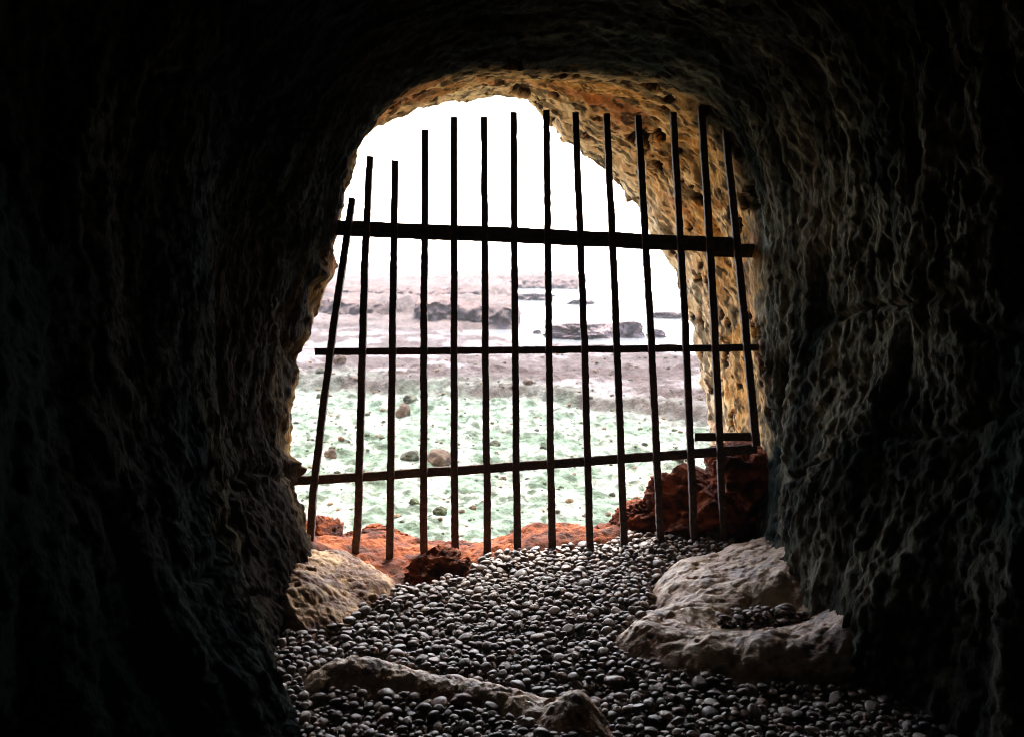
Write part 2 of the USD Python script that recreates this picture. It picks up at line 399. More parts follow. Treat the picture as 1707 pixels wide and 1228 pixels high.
def ledge_colour(V):
    t = smooth_step(.35, .65, fbm(V * [9, 9, 20], 3, 401))
    c = mixc([0.55, 0.395, 0.26], [0.36, 0.21, 0.12], t)
    c = mixc(c, np.broadcast_to(np.array([0.14, 0.085, 0.06]), c.shape), smooth_step(.58, .72, fbm(V * 14, 3, 405)))
    return c


def red_colour(V):
    t = smooth_step(.35, .65, fbm(V * [12, 12, 25], 3, 411))
    c = mixc([0.24, 0.064, 0.02], [0.10, 0.026, 0.012], t)
    return mixc(c, np.broadcast_to(np.array([0.06, 0.022, 0.015]), c.shape), smooth_step(.52, .68, fbm(V * 16, 3, 415)))


rocks = []
def wp(*p):
    return [(a, b, c, 0) for a, b, c in p]


rocks.append(height_rock('rock_ledge', wp(
    (.575, 3.28, .03), (.62, 3.38, .03), (.78, 3.45, .06), (.95, 3.52, .09), (1.06, 3.5, .12), (1.1, 3.35, .16), (.68, 3.22, .075), (.73, 3.12, .10), (.85, 3.25, .11), (.90, 3.10, .14), (.97, 3.0, .16), (1.08, 3.1, .20), (1.15, 3.0, .22),
    (1.2, 3.35, .2), (1.28, 3.05, .24), (1.25, 2.85, .2), (1.2, 2.62, .2), (1.2, 2.5, .03), (1.2, 2.40, -.05), (.88, 2.97, .13), (.80, 3.0, .11), (.70, 2.98, .095), (.63, 3.05, .065), (.56, 3.1, .035), (.486, 2.93, .045), (.55, 2.92, .06), (.60, 2.9, .065), (.398, 2.84, .03), (.342, 2.78, .0), (.43, 2.76, .06), (.5, 2.8, .05), (.56, 2.74, .06),
    (.652, 2.87, .05), (.74, 2.88, .055), (.84, 2.89, .06), (.95, 2.89, .07), (1.05, 2.88, .12), (.68, 2.78, .045), (.78, 2.78, .04), (.88, 2.78, .05), (.98, 2.78, .08), (.65, 2.70, .065), (.75, 2.70, .06), (.86, 2.69, .08),
    (.55, 2.67, .05), (.602, 2.645, .062), (.69, 2.63, .062), (.771, 2.62, .088), (.868, 2.60, .07), (.976, 2.57, .095), (1.08, 2.6, .19), (1.15, 2.75, .2), (.47, 2.68, .04),
    (.50, 2.61, .0), (.61, 2.57, .01), (.72, 2.55, .02), (.82, 2.535, .03), (.92, 2.52, .03), (1.02, 2.5, .03), (.40, 2.69, -.01),
    (.30, 2.74, -.07), (.36, 2.64, -.07), (.48, 2.55, -.07), (.62, 2.51, -.07), (.76, 2.48, -.07), (.9, 2.46, -.07), (1.05, 2.43, -.07), (.33, 2.86, -.07), (.41, 2.95, -.06), (.50, 3.05, -.05), (.50, 3.2, -.06), (.54, 3.36, -.06), (.66, 3.5, -.06), (.8, 3.58, -.05), (1.0, 3.66, .0)),
    'pale smooth rock ledge with a pebble filled hollow at the foot of the mossy wall', 'rock', floor_rock, ledge_colour, 0.02, seed=1, pits=110))
rocks.append(height_rock('rock_ledge', wp(
    (-.74, 3.35, .07), (-.675, 3.24, .065), (-.6, 3.4, .035), (-.568, 3.318, .035), (-.5, 3.28, .03), (-.463, 3.215, .0), (-.627, 3.0, .045), (-.64, 3.12, .055), (-.58, 3.12, .035), (-.53, 3.1, .03), (-.57, 2.98, .02), (-.527, 3.05, .0), (-.7, 3.0, .10), (-.77, 3.15, .11), (-.85, 3.2, .12), (-.82, 3.0, .11), (-.85, 3.4, .10), (-.66, 2.9, .03), (-.72, 2.85, .05),
    (-.40, 3.2, -.07), (-.46, 3.03, -.07), (-.52, 2.91, -.07), (-.62, 2.80, -.06), (-.43, 3.36, -.06), (-.52, 3.55, -.05), (-.7, 3.55, .05)),
    'small rough tan rock at the left foot of the gate', 'rock', tan_rock,
    lambda V: mixc([0.46, 0.29, 0.14], [0.17, 0.075, 0.035], smooth_step(.4, .62, fbm(V * [14, 14, 28], 3, 421))), 0.024, seed=2, freq=12))
rocks.append(height_rock('rock_ridge', wp(
    (-.58, 2.50, .03), (-.54, 2.53, .045), (-.476, 2.525, .06), (-.40, 2.51, .055), (-.34, 2.495, .045), (-.285, 2.48, .04), (-.18, 2.45, .032), (-.085, 2.41, .025), (0.0, 2.375, .018), (.089, 2.345, .022), (.14, 2.33, .05), (.18, 2.315, .075), (.20, 2.27, .05), (.13, 2.27, .035), (.24, 2.30, .02),
    (-.54, 2.575, .03), (-.46, 2.565, .045), (-.38, 2.55, .04), (-.28, 2.52, .03), (-.18, 2.485, .03), (-.085, 2.445, .022), (0.0, 2.41, .02), (.09, 2.375, .02),
    (-.52, 2.47, .02), (-.45, 2.47, .025), (-.36, 2.455, .02), (-.27, 2.435, .015), (-.17, 2.41, .012), (-.08, 2.375, .012), (.0, 2.34, .01), (.07, 2.31, .01),
    (-.55, 2.42, -.03), (-.42, 2.42, -.03), (-.3, 2.40, -.04), (-.18, 2.37, -.04), (-.08, 2.335, -.04), (.02, 2.29, -.03), (.1, 2.23, -.01), (.2, 2.2, .0),
    (-.62, 2.62, -.05), (-.5, 2.65, -.06), (-.36, 2.63, -.06), (-.2, 2.58, -.06), (-.06, 2.53, -.06), (.06, 2.47, -.06), (.17, 2.42, -.05), (.28, 2.35, -.06), (.31, 2.25, -.06), (-.65, 2.46, -.05)),
    'long low pale rock ridge breaking through the pebbles in the foreground', 'rock', floor_rock, ledge_colour, 0.017, seed=3, freq=12))
rocks.append(height_rock('rock_sill', [
    (500, 925, .03), (540, 905, .02), (570, 904, .01), (620, 900, -.01), (660, 902, -.01), (700, 908, -.02), (740, 914, -.03), (785, 920, -.03), (830, 912, -.02), (870, 900, -.01), (920, 890, .015), (960, 883, .02), (1010, 880, .025), (1045, 880, .02), (1100, 872, .04), (1160, 870, .05),
    (540, 930, .0), (600, 920, -.02), (660, 925, -.03), (720, 930, -.03), (780, 935, -.03), (830, 930, -.02), (870, 912, .005), (930, 902, .015), (990, 894, .02), (1050, 888, .02), (1110, 890, .02), (1180, 890, .03),
    (560, 965, -.07), (640, 985, -.07), (720, 980, -.07), (790, 955, -.05), (870, 932, -.02), (950, 915, -.015), (1050, 902, -.01), (1150, 905, -.01), (600, 1020, -.09), (720, 1010, -.09), (830, 980, -.08), (960, 945, -.08), (1080, 930, -.08), (1180, 930, -.08),
    (540, 890, -.015), (590, 893, -.02), (640, 887, -.01), (690, 896, -.03), (740, 906, -.05), (790, 910, -.06), (840, 898, -.04), (880, 880, .0), (930, 876, .01), (990, 874, .01), (1040, 868, .02), (1100, 850, .06), (1180, 830, .1)]
    + [(x, 4.36 + .08 * math.sin(9 * x), -.30, 0) for x in np.linspace(-1.1, 1.1, 9)] + [(x, 4.62, -.72, 0) for x in np.linspace(-1.1, 1.1, 7)],
    'low red sandstone sill lying under the gate across the cave mouth', 'rock', red_rock, red_colour, 0.032, res=0.008, seed=4, pits=90, floor=-0.7, freq=8))


def placed_rock(name, c, radii, seed, label, colour, mat, sub=5, category='rock', rot=0.0, **k):
    v, f = lump(radii, seed, sub=sub, **k)
    a, b = math.cos(rot), math.sin(rot)
    v = v @ np.array([[a, b, 0], [-b, a, 0], [0, 0, 1]]) + c
    p = obj(name, (v, f), mat, color=colour(v))
    tag(p, label, category)
    return v


boulders = [
    (at_y(733, 958, 3.55) + [0, 0, .0], (.15, .12, .11), 11, 'dark red boulder in front of the gate bars, half sunk in the pebbles'),
    (at_y(540, 905, 3.95), (.10, .12, .12), 12, 'knobbly red rock against the foot of the leftmost gate bar'),
    (at_y(1178, 868, 4.0), (.34, .22, .25), 13, 'large dark red boulder behind the right end of the gate'),
    (at_y(1075, 862, 4.02), (.13, .12, .09), 14, 'rounded red rock on the left flank of the large dark red boulder'),
    (at_y(640, 905, 4.05), (.16, .12, .07), 15, 'flat red slab rock on the sill beside the second and third gate bars'),
    (at_y(905, 905, 4.0), (.17, .12, .06), 16, 'low orange red rock on the sill left of the middle of the gate'),
    (at_y(1235, 790, 3.9), (.16, .20, .16), 17, 'dark red rock tucked under the end of the lowest gate rail'),
    (at_y(592, 898, 4.0), (.07, .06, .035), 18, 'small red rock on the sill left of the second gate bar'),
    (at_y(622, 886, 4.12), (.055, .05, .035), 19, 'small pointed orange rock on the outer edge of the sill behind the third gate bar'),
    (at_y(770, 915, 4.0), (.08, .06, .04), 20, 'small red rock on the sill between the fifth and sixth gate bars'),
    (at_y(1012, 882, 4.0), (.06, .05, .03), 21, 'small flat orange rock on the sill between the ninth and tenth gate bars'),
    (at_y(1040, 868, 4.0), (.06, .06, .05), 22, 'small red rock on the sill right beside the tenth gate bar'),
    (at_y(548, 925, 3.75), (.06, .06, .045), 23, 'small dark red rock in front of the foot of the leftmost gate bar'),
    (at_y(620, 968, 3.45), (.035, .03, .025), 24, 'fist sized dark red stone right of the tan rock by the gate'),
]
for c, r, s, lab in boulders:
    placed_rock('red_boulder', c, r, s, lab, red_colour, red_rock, rough=0.45, fine=0.27, freq=2.2)

# ------------------------------------------------------------------ the gate
gate = UsdGeom.Xform.Define(stage, '/World/iron_gate')
GY = 3.73
gate.AddTranslateOp().Set(Gf.Vec3d(0.1, GY, 0))
tag(gate.GetPrim(), 'corroded dark iron bar gate standing across the cave mouth', 'gate')


def bar_mesh(path, half, depth, seed, rough=0.0018, step=0.012):
    """A square bar along a polyline in the gate's plane, its faces eaten by rust."""
    p = np.asarray(path, float)
    s = np.concatenate([[0], np.cumsum(np.linalg.norm(np.diff(p, axis=0), axis=1))])
    n = max(int(s[-1] / step), 2)
    u = np.linspace(0, s[-1], n)
    c = np.stack([np.interp(u, s, p[:, k]) for k in range(3)], -1)
    t = np.gradient(c, axis=0)
    t /= np.linalg.norm(t, axis=1, keepdims=True)
    side = np.cross(t, [0, 1, 0])
    side /= np.linalg.norm(side, axis=1, keepdims=True)
    hw = np.interp(u, s, half) if np.ndim(half) else np.full(n, half)
    b = 0.0025
    prof = []
    for sx, sz in ((-1, -1), (1, -1), (1, 1), (-1, 1)):
        prof += [(sx, sz, 1, 0), (sx, sz, 0, 1)] if sx * sz < 0 else [(sx, sz, 0, 1), (sx, sz, 1, 0)]
    V = []
    for sx, sz, cx, cz in prof:
        V.append(c + side * (sx * (hw - b * cx))[:, None] + np.array([0, 1, 0]) * (sz * (depth - b * cz)))
    V = np.stack(V, 1)                                                # n x 8 x 3
    q = V * 55 + seed * 3.7
    V = V + np.stack([noise(q, seed) - .5, noise(q, seed + 1) - .5, noise(q, seed + 2) - .5], -1) * 2 * rough
    V = V + side[:, None] * (0.0014 * (noise(np.stack([c[:, 0] * 9, c[:, 2] * 9, 0 * c[:, 0] + seed], -1), seed) - .5) * 2)[:, None, None]
    m = V.shape[1]
    i, j = np.meshgrid(np.arange(n - 1), np.arange(m), indexing='ij')
    a, bb = i * m + j, i * m + (j + 1) % m
    f = np.stack([a, bb, bb + m, a + m], -1).reshape(-1, 4)
    f = np.vstack([f[:, [0, 1, 2]], f[:, [0, 2, 3]]])
    V = V.reshape(-1, 3)
    caps = []
    for base, o in ((0, 1), ((n - 1) * m, -1)):
        V = np.vstack([V, V[base:base + m].mean(0)])
        for k in range(m):
            caps.append([len(V) - 1, base + (k + 1) % m, base + k][::o])
    mesh = trimesh.Trimesh(V, np.vstack([f, caps]), process=False)
    trimesh.repair.fix_normals(mesh)
    return mesh


bars = [
    [(587, 330), (577, 400), (552, 575), (522, 820), (517, 905)],
    [(617, 261), (610, 400), (606, 520), (598, 830), (593, 930)],
    [(659, 268), (655, 520), (651, 830), (650, 940)],
    [(709, 217), (707, 520), (706, 830), (707, 945)],
    [(757, 196), (757, 600), (758, 830), (759, 950)],
    [(807, 196), (809, 600), (812, 830), (813, 945)],
    [(856, 188), (859, 600), (861, 820), (863, 935)],
    [(911, 184), (915, 580), (919, 830), (921, 930)],
    [(959, 188), (974, 570), (983, 890), (984, 930)],
    [(1011, 190), (1027, 540), (1040, 890), (1042, 930)],
    [(1064, 193), (1084, 540), (1101, 890), (1103, 935)],
    [(1122, 188), (1142, 540), (1157, 890), (1158, 930)],
    [(1169, 178), (1191, 540), (1206, 890), (1207, 915)],
    [(1208, 206), (1242, 540), (1261, 742)],
]
off = np.array([0.1, GY, 0])
K = GY / F
for i, b in enumerate(bars):
    pts = [at_y(x, y, GY - 0.008) - off for x, y in b]
    widths = np.linspace(10.4, 13.2, len(b)) * K / 2
    if i == 12:
        widths = np.array([11, 12, 11, 8])[:len(b)] * K / 2
    obj('bar', bar_mesh(pts, widths, 0.0115, 500 + i), iron, '/World/iron_gate', smooth=35)
rails = [
    ([(556, 380), (740, 388), (900, 394), (1060, 402), (1226, 409)], 25, .005),
    ([(1188, 417), (1280, 419)], 23, .004),
    ([(525, 586), (700, 585), (900, 583), (1268, 579)], 12, .006),
    ([(488, 801), (600, 794), (864, 776.5), (1197, 752.5), (1262, 747)], 16, .006),
    ([(1158, 728), (1262, 727)], 14, .005),
]
for i, (r, h, dp) in enumerate(rails):
    yb = GY + 0.003 + 0.011 + (0.0 if i != 1 else 0.011)
    pts = [at_y(x, y, yb) - off for x, y in r]
    p = obj('rail', bar_mesh(pts, h * yb / F / 2, dp, 540 + i, rough=0.0014), iron, '/World/iron_gate', smooth=35)
    if i in (1, 4):
        tag(p, 'short iron plate at the right end of the widest rail' if i == 1 else 'short iron stub above the right end of the lowest rail')

# ------------------------------------------------------------------ pebbles: dropped one after another on the bed and the rocks
CELL = 0.004
X0, Y0, X1, Y1 = -1.1, 1.95, 1.5, 4.0
hx, hy = np.arange(X0, X1, CELL), np.arange(Y0, Y1, CELL)
HX, HY = np.meshgrid(hx, hy, indexing='ij')
base = bed(HX, HY) - 0.03
solid = np.full(HX.shape, -9.0)
for V, (lo, hi, X, Y, Z) in rocks:
    ii = np.clip(np.round((HX - X[0, 0]) / (X[1, 0] - X[0, 0])).astype(int), -1, X.shape[0])
    jj = np.clip(np.round((HY - Y[0, 0]) / (Y[0, 1] - Y[0, 0])).astype(int), -1, X.shape[1])
    ok = (ii >= 0) & (ii < X.shape[0]) & (jj >= 0) & (jj < X.shape[1])
    solid[ok] = np.maximum(solid[ok], Z[ii[ok], jj[ok]])
for c, r, s, _ in boulders:
    rr = ((HX - c[0]) / r[0]) ** 2 + ((HY - c[1]) / r[1]) ** 2
    solid = np.where(rr < 1.05, np.maximum(solid, 0.3), solid)
fill = bed(HX, HY)
blocked = solid > fill - 0.004                       # bare rock
hm = np.maximum(base, np.where(blocked, 9.0, solid))
# the walls' feet
foot = {}
low = P2[:n_in]
lx = np.array([low[k, :NT // 4][np.abs(low[k, :NT // 4, 2] - 0.02).argmin(), 0] for k in range(n_in)])
rx = np.array([low[k, 3 * NT // 4:][np.abs(low[k, 3 * NT // 4:, 2] - 0.02).argmin(), 0] for k in range(n_in)])
Lx, Rx = np.interp(hy, rows, lx), np.interp(hy, rows, rx)
blocked |= (HX < Lx[None] - 0.02) | (HX > Rx[None] + 0.02)
row_, col_ = ROW0 + EYE[2] / HY * F, W / 2 + HX / HY * F        # bare red rock lies beyond this line
blocked |= row_ < np.interp(col_, [500, 640, 690, 760, 800, 870, 950, 1030, 1100, 1240, 1300], [1030, 1008, 985, 982, 942, 926, 908, 892, 888, 900, 930]) + 8 * (noise(np.stack([HX * 25, HY * 25, 0 * HX], -1), 207) - .5)
rng = np.random.RandomState(77)
free = np.argwhere(~blocked)
area = len(free) * CELL ** 2
count = int(area / (0.0225 ** 2) * 2.1)
pebs = []
target = fill
for n in range(count):
    big_one = rng.rand()
    L = 0.5 * np.clip(rng.lognormal(math.log(0.0245), 0.40), 0.011, 0.07)
    B, C = L * rng.uniform(.68, .95), L * rng.uniform(.42, .72)
    best = None
    for k in range(5):
        i, j = free[rng.randint(len(free))] if k == 0 or best is None else (np.clip(best[1] + rng.randint(-6, 7), 0, len(hx) - 1), np.clip(best[2] + rng.randint(-6, 7), 0, len(hy) - 1))
        if blocked[i, j]:
            continue
        ang = rng.uniform(0, math.pi) if best is None else best[3]
        R = int(L / CELL) + 1
        i0, i1, j0, j1 = max(i - R, 0), min(i + R + 1, len(hx)), max(j - R, 0), min(j + R + 1, len(hy))
        dx, dy_ = HX[i0:i1, j0:j1] - hx[i], HY[i0:i1, j0:j1] - hy[j]
        ca, sa = math.cos(ang), math.sin(ang)
        e = ((dx * ca + dy_ * sa) / L) ** 2 + ((-dx * sa + dy_ * ca) / B) ** 2
        inside = e < 1
        prof = C * np.sqrt(np.clip(1 - e, 0, 1))
        h = hm[i0:i1, j0:j1]
        h = np.where(h > 5, -9, h)
        z = np.where(inside, h + prof * .85, -9).max()
        if best is None or z < best[0]:
            best = (z, i, j, ang, (i0, i1, j0, j1), inside, prof)
    if best is None:
        continue
    z, i, j, ang, (i0, i1, j0, j1), inside, prof = best
    if z + C > fill[i, j] + 0.034:
        continue
    h = hm[i0:i1, j0:j1]
    hm[i0:i1, j0:j1] = np.where(inside & (h < 5), np.maximum(h, z + prof), h)
    pebs.append((hx[i], hy[j], z, L, B, C, ang, rng.uniform(-.42, .42), rng.uniform(-.42, .42)))
pebs = np.array(pebs)
print('pebbles', len(pebs), 'area', area)


def pebble_shape(seed, sub=2):
    m = trimesh.creation.icosphere(subdivisions=sub)
    v = np.array(m.vertices)
    v = v * (1 + (0.2 + .05 * (seed % 3)) * (2 * fbm(v * 1.2 + seed * 5.1, 2, 600 + seed) - 1))[:, None]
    r_ = np.random.RandomState(seed + 60)
    for _ in range(seed % 4):                                 # worn flat sides
        n_ = r_.normal(size=3)
        n_ /= np.linalg.norm(n_)
        v = v - (.75 * np.maximum(v @ n_ - r_.uniform(.5, .8), 0))[:, None] * n_
    v = np.sign(v) * np.abs(v) ** 0.92
    return v, np.array(m.faces)


shapes = [pebble_shape(k) for k in range(12)]
# which show largest: not covered by later ones, ranked by size over distance
ii = np.clip(((pebs[:, 0] - X0) / CELL).round().astype(int), 0, len(hx) - 1)
jj = np.clip(((pebs[:, 1] - Y0) / CELL).round().astype(int), 0, len(hy) - 1)
open_top = hm[ii, jj] <= pebs[:, 2] + pebs[:, 5] + 0.001
u_ = pebs[:, 0] / pebs[:, 1] * F + W / 2
v_ = (EYE[2] - pebs[:, 2]) / pebs[:, 1] * F + ROW0
in_view = (u_ > 10) & (u_ < W - 10) & (v_ < H - 6)
show = np.where(open_top & in_view, np.sqrt(pebs[:, 3] * pebs[:, 4]) / pebs[:, 1], 0)
order = np.argsort(-show)
single = set(order[:300].tolist())


for (cx, cy, a_, b_, c_, s_, mat_, lab) in (
        (660, 1092, .031, .027, .024, 3, brown_pebble, 'large brown egg shaped pebble above the low pale ridge at lower left'),
        (757, 1130, .034, .028, .022, 4, brown_pebble, 'big brown pebble just behind the middle of the low pale ridge'),
        (771, 1158, .033, .026, .022, 5, brown_pebble, 'half buried brown cobble leaning on the low pale ridge'),
        (518, 1214, .017, .012, .010, 6, white_pebble, 'small white pebble at the bottom by the foot of the left wall'),
        (748, 1005, .016, .011, .010, 7, white_pebble, 'small white pebble below the red boulder in front of the gate'),
        (797, 963, .02, .014, .007, 2, white_pebble, 'flat pale pebble right of the red boulder in front of the gate')):
    c = at_z(cx, cy, 0.015)
    i_, j_ = int((c[0] - X0) / CELL), int((c[1] - Y0) / CELL)
    z_ = fill[i_, j_] - .002
    v, f = shapes[s_]
    v = v * [a_, b_, c_] + [c[0], c[1], z_ + c_ * .55]
    tag(obj('pebble', (v, f), mat_), lab, 'pebble')


def pebble_matrix(p):
    sc = np.diag([p[3], p[4], p[5]])
    a, b = p[7], p[8]
    Rx_ = np.array([[1, 0, 0], [0, math.cos(a), -math.sin(a)], [0, math.sin(a), math.cos(a)]])
    Ry_ = np.array([[math.cos(b), 0, math.sin(b)], [0, 1, 0], [-math.sin(b), 0, math.cos(b)]])
    c, s = math.cos(p[6]), math.sin(p[6])
    Rz_ = np.array([[c, -s, 0], [s, c, 0], [0, 0, 1]])
    return Rz_ @ Ry_ @ Rx_, sc


for k in order[:300]:
    p = pebs[k]
    R_, sc = pebble_matrix(p)
    v, f = shapes[k % 12]
    m = usdkit.mesh(stage, numbered('/World', 'pebble'), ((v @ sc) @ R_.T, f), pebble_mat, smooth=True)
    m.AddTranslateOp().Set(Gf.Vec3d(*map(float, p[:3])))
    tag(m.GetPrim(), 'smooth rounded grey pebble lying among many alike on the cave floor', 'pebble', 'larger pebbles on the cave floor')
inst = UsdGeom.PointInstancer.Define(stage, '/World/pebbles')
tag(inst.GetPrim(), 'bed of small rounded grey and brown pebbles covering the cave floor', 'pebbles', kind='stuff')
for k, (v, f) in enumerate(shapes):
    m = usdkit.mesh(stage, '/World/pebbles/shapes/pebble_%03d' % k, (v, f), pebble_mat, smooth=True)
inst.CreatePrototypesRel().SetTargets(['/World/pebbles/shapes/pebble_%03d' % k for k in range(12)])
rest = [k for k in range(len(pebs)) if k not in single]
inst.CreateProtoIndicesAttr(Vt.IntArray([k % 12 for k in rest]))
inst.CreatePositionsAttr(Vt.Vec3fArray.FromNumpy(pebs[rest, :3].astype(np.float32)))
quats = []
for k in rest:
    R_, _ = pebble_matrix(pebs[k])
    q = trimesh.transformations.quaternion_from_matrix(np.vstack([np.hstack([R_, [[0], [0], [0]]]), [0, 0, 0, 1]]))
    quats.append(Gf.Quath(float(q[0]), float(q[1]), float(q[2]), float(q[3])))
inst.CreateOrientationsAttr(Vt.QuathArray(quats))
inst.CreateScalesAttr(Vt.Vec3fArray.FromNumpy(pebs[rest][:, 3:6].astype(np.float32)))

# ------------------------------------------------------------------ outside: shore, sea, rocks
SHORE, SEA = -0.60, -0.70
az = np.tan(np.radians(np.concatenate([np.linspace(-62, -24, 60, endpoint=False), np.linspace(-24, 24, 520, endpoint=False), np.linspace(24, 62, 61)])))
dist = np.exp(np.concatenate([np.linspace(math.log(4.25), math.log(14), 400, endpoint=False), np.linspace(math.log(14), math.log(420), 330)]))
AZ, D = np.meshgrid(az, dist, indexing='ij')
TX, TY = AZ * D, D
ROW = ROW0 + (EYE[2] - SHORE) / TY * F                     # photograph row and column of the flat shore there
COL = W / 2 + AZ * F
q = lambda f, s=0.0: np.stack([TX * f, TY * f, 0 * TX + s], -1)
wcol = COL + 60 * (fbm(q(.35), 3, 701) - .5) * np.clip(20 / TY, .3, 1.5)
wrow = ROW + 26 * (fbm(q(.35, 9), 3, 703) - .5) * np.clip(12 / TY, .05, 1.2)


def poly_mask(pts, soft_c, soft_r, c, r):
    """How far inside (0 to 1) the outline, blurred."""
    from shapely.geometry import Polygon
    import shapely
    pg = Polygon([(a / soft_c, b / soft_r) for a, b in pts])
    p = shapely.points(c / soft_c, r / soft_r)
    dd = shapely.distance(pg.boundary, p)
    return np.where(shapely.contains(pg, p), dd, -dd)


pool = poly_mask([(800, 470), (960, 474), (1000, 455), (1060, 440), (2200, 434), (2200, 640), (1350, 640), (1180, 606), (1080, 588), (980, 580), (880, 580), (830, 568), (770, 556), (770, 545), (850, 540), (862, 520), (820, 505), (840, 492)], 14.0, 5.0, wcol, wrow)
far_sea = poly_mask([(-1500, 433), (-1500, 436), (540, 437), (700, 442), (760, 455), (960, 459), (1100, 450), (2300, 450), (2300, 433)], 14.0, 4.0, COL, ROW)
wet = np.maximum(smooth_step(-.6, .8, pool), smooth_step(-.4, .6, far_sea))
Hh = SHORE + 0.10 * (fbm(q(.9), 4, 711) - .5) + 0.07 * (fbm(q(3.6), 4, 713) - .5) * np.clip(14 / TY, 0, 1) + 0.055 * (ridged(q(1.9), 4, 715) - .45) + 0.05 * np.clip(fbm(q(6.5), 2, 717) - .55, 0, 1) * 3 * np.clip(12 / TY, 0, 1)
far_amp = smooth_step(13, 30, TY)
Hh = Hh + far_amp * (0.30 * (fbm(q(.16), 3, 721) - .45) + 0.16 * (ridged(q(.4), 3, 723) - .4) + 0.14 * (ridged(q(1.3), 3, 725) - .4))
# a small step runs across where the green weed ends
line_row = np.interp(COL, [400, 560, 700, 900, 1050, 1170, 1400], [640, 648, 655, 663, 685, 702, 730]) + 8 * (fbm(q(.8, 5), 3, 731) - .5)
Hh = Hh + 0.13 * smooth_step(5, -1, ROW - line_row) + 0.0
Hh = Hh * (1 - wet) + (SEA - 0.25) * wet
Hh = Hh + 0.012 * (fbm(q(14), 2, 741) - .5) * np.clip(8 / TY, 0, 1)
# colours: green weed near, grey and mauve rock beyond
green = smooth_step(-24, 26, ROW - line_row + 30 * (fbm(q(1.2, 3), 3, 751) - .5))
weed = mixc([0.105, 0.148, 0.112], [0.205, 0.235, 0.203], smooth_step(.40, .60, fbm(q(4.5, 1), 5, 753)))
weed = mixc(weed, np.broadcast_to(np.array([0.03, 0.05, 0.028]), weed.shape), smooth_step(.55, .68, fbm(q(13, 2), 3, 755)) * .8)
grey = mixc([0.055, 0.039, 0.038], [0.165, 0.145, 0.15], smooth_step(.40, .60, fbm(np.stack([TX * 1.6, TY * 2.2, 0 * TX], -1), 5, 757)))
grey = mixc(grey, np.broadcast_to(np.array([0.04, 0.025, 0.024]), grey.shape), smooth_step(.52, .66, fbm(q(.5, 6), 4, 759)) * .8)
tcol = mixc(grey, weed, green)
tcol = mixc(tcol, np.broadcast_to(np.array([0.05, 0.04, 0.036]), tcol.shape), np.exp(-((ROW - line_row - 1) / 5.0) ** 2) * smooth_step(.32, .55, fbm(q(1.5, 8), 3, 761)) * .9)  # shaded front of the step painted as a dark band
umber = mixc([0.032, 0.019, 0.016], [0.085, 0.06, 0.055], smooth_step(.4, .6, fbm(np.stack([TX * .6, TY * .8, 0 * TX], -1), 5, 763)))
tcol = mixc(tcol, umber, .85 * smooth_step(575, 545, ROW + 18 * (fbm(q(.5, 4), 3, 765) - .5)))
tv = np.stack([TX, TY, Hh], -1).reshape(-1, 3)
tag(obj('shore', (tv, grid_faces(len(az), len(dist), flip=True)), shore_rock, color=tcol.reshape(-1, 3)), kind='structure')
sv = np.array([[-1400, 6, SEA], [1400, 6, SEA], [1400, 1800, SEA], [-1400, 1800, SEA]], float)
tag(obj('sea', (sv, np.array([[0, 1, 2], [0, 2, 3]])), water, smooth=False), kind='structure')


def shore_at(x, y):
    k = np.abs(dist - y).argmin()
    j = np.abs(az - x / y).argmin()
    return Hh[j, k]


def rock_colour(a, b):
    return lambda V: mixc(a, b, smooth_step(.38, .62, fbm((V - V.mean(0)) / max(np.ptp(V[:, 0]), .05) * 5 + 3, 3, 801)))


# (column, row of its foot, width and height in photograph pixels, tone, label)
stones = [
    (566, 625, 22, 16, 'b', 'brown rounded rock above the flat dark one at the left edge of the shore'),
    (535, 640, 27, 12, 'd', 'flat dark rock at the far left of the green shore'),
    (532, 664, 11, 10, 'd', 'small dark stone below the flat dark rock at far left'),
    (671, 695, 24, 24, 'b', 'upright brown rock on the green shore between the third and fourth bars'),
    (684, 676, 26, 14, 'd', 'low dark green rock just behind the upright brown one'),
    (550, 764, 21, 18, 'b', 'brown rock left of the second bar above the lowest rail'),
    (568, 735, 11, 9, 't', 'small tan stone up and right of the brown rock by the second bar'),
    (730, 778, 50, 28, 'b', 'largest brown rock on the green shore, just above the lowest rail'),
    (683, 768, 34, 16, 'd', 'flat dark slab leaning beside the largest brown rock'),
    (826, 737, 19, 11, 'd', 'dark green rock right of the sixth bar on the green shore'),
    (880, 656, 17, 11, 'b', 'brown rock on the grey band right of the middle bar'),
    (1130, 774, 26, 12, 'd', 'dark rock under the lowest rail near the right reveal'),
    (1150, 773, 18, 10, 'b', 'brown stone beside the dark rock near the right reveal'),
    (1115, 792, 24, 10, 'd', 'flat dark slab on the green shore under the lowest rail at right'),
    (1021, 818, 12, 8, 'd', 'small dark stone on the green shore between the ninth and tenth bars'),
    (1062, 829, 13, 8, 't', 'small tan stone on the green shore between the tenth and eleventh bars'),
    (950, 836, 15, 9, 't', 'tan stone on the green shore between the eighth and ninth bars'),
    (734, 852, 26, 16, 'g', 'weed covered green rock low on the shore right of the fourth bar'),
    (690, 838, 18, 10, 'g', 'small weed covered stone low on the shore left of the fourth bar'),
    (839, 797, 12, 8, 'b', 'small brown stone below the lowest rail by the seventh bar'),
    (788, 845, 12, 8, 't', 'small tan stone low on the shore between the fifth and sixth bars'),
    (612, 700, 10, 7, 'd', 'small dark stone beside the second bar on the green shore'),
    (905, 752, 12, 7, 'd', 'small dark stone on the green shore left of the eighth bar'),
    (1075, 745, 12, 7, 'd', 'small dark stone on the green shore left of the eleventh bar'),
    (955, 765, 13, 6, 'd', 'small dark stone just above the lowest rail by the ninth bar'),
]
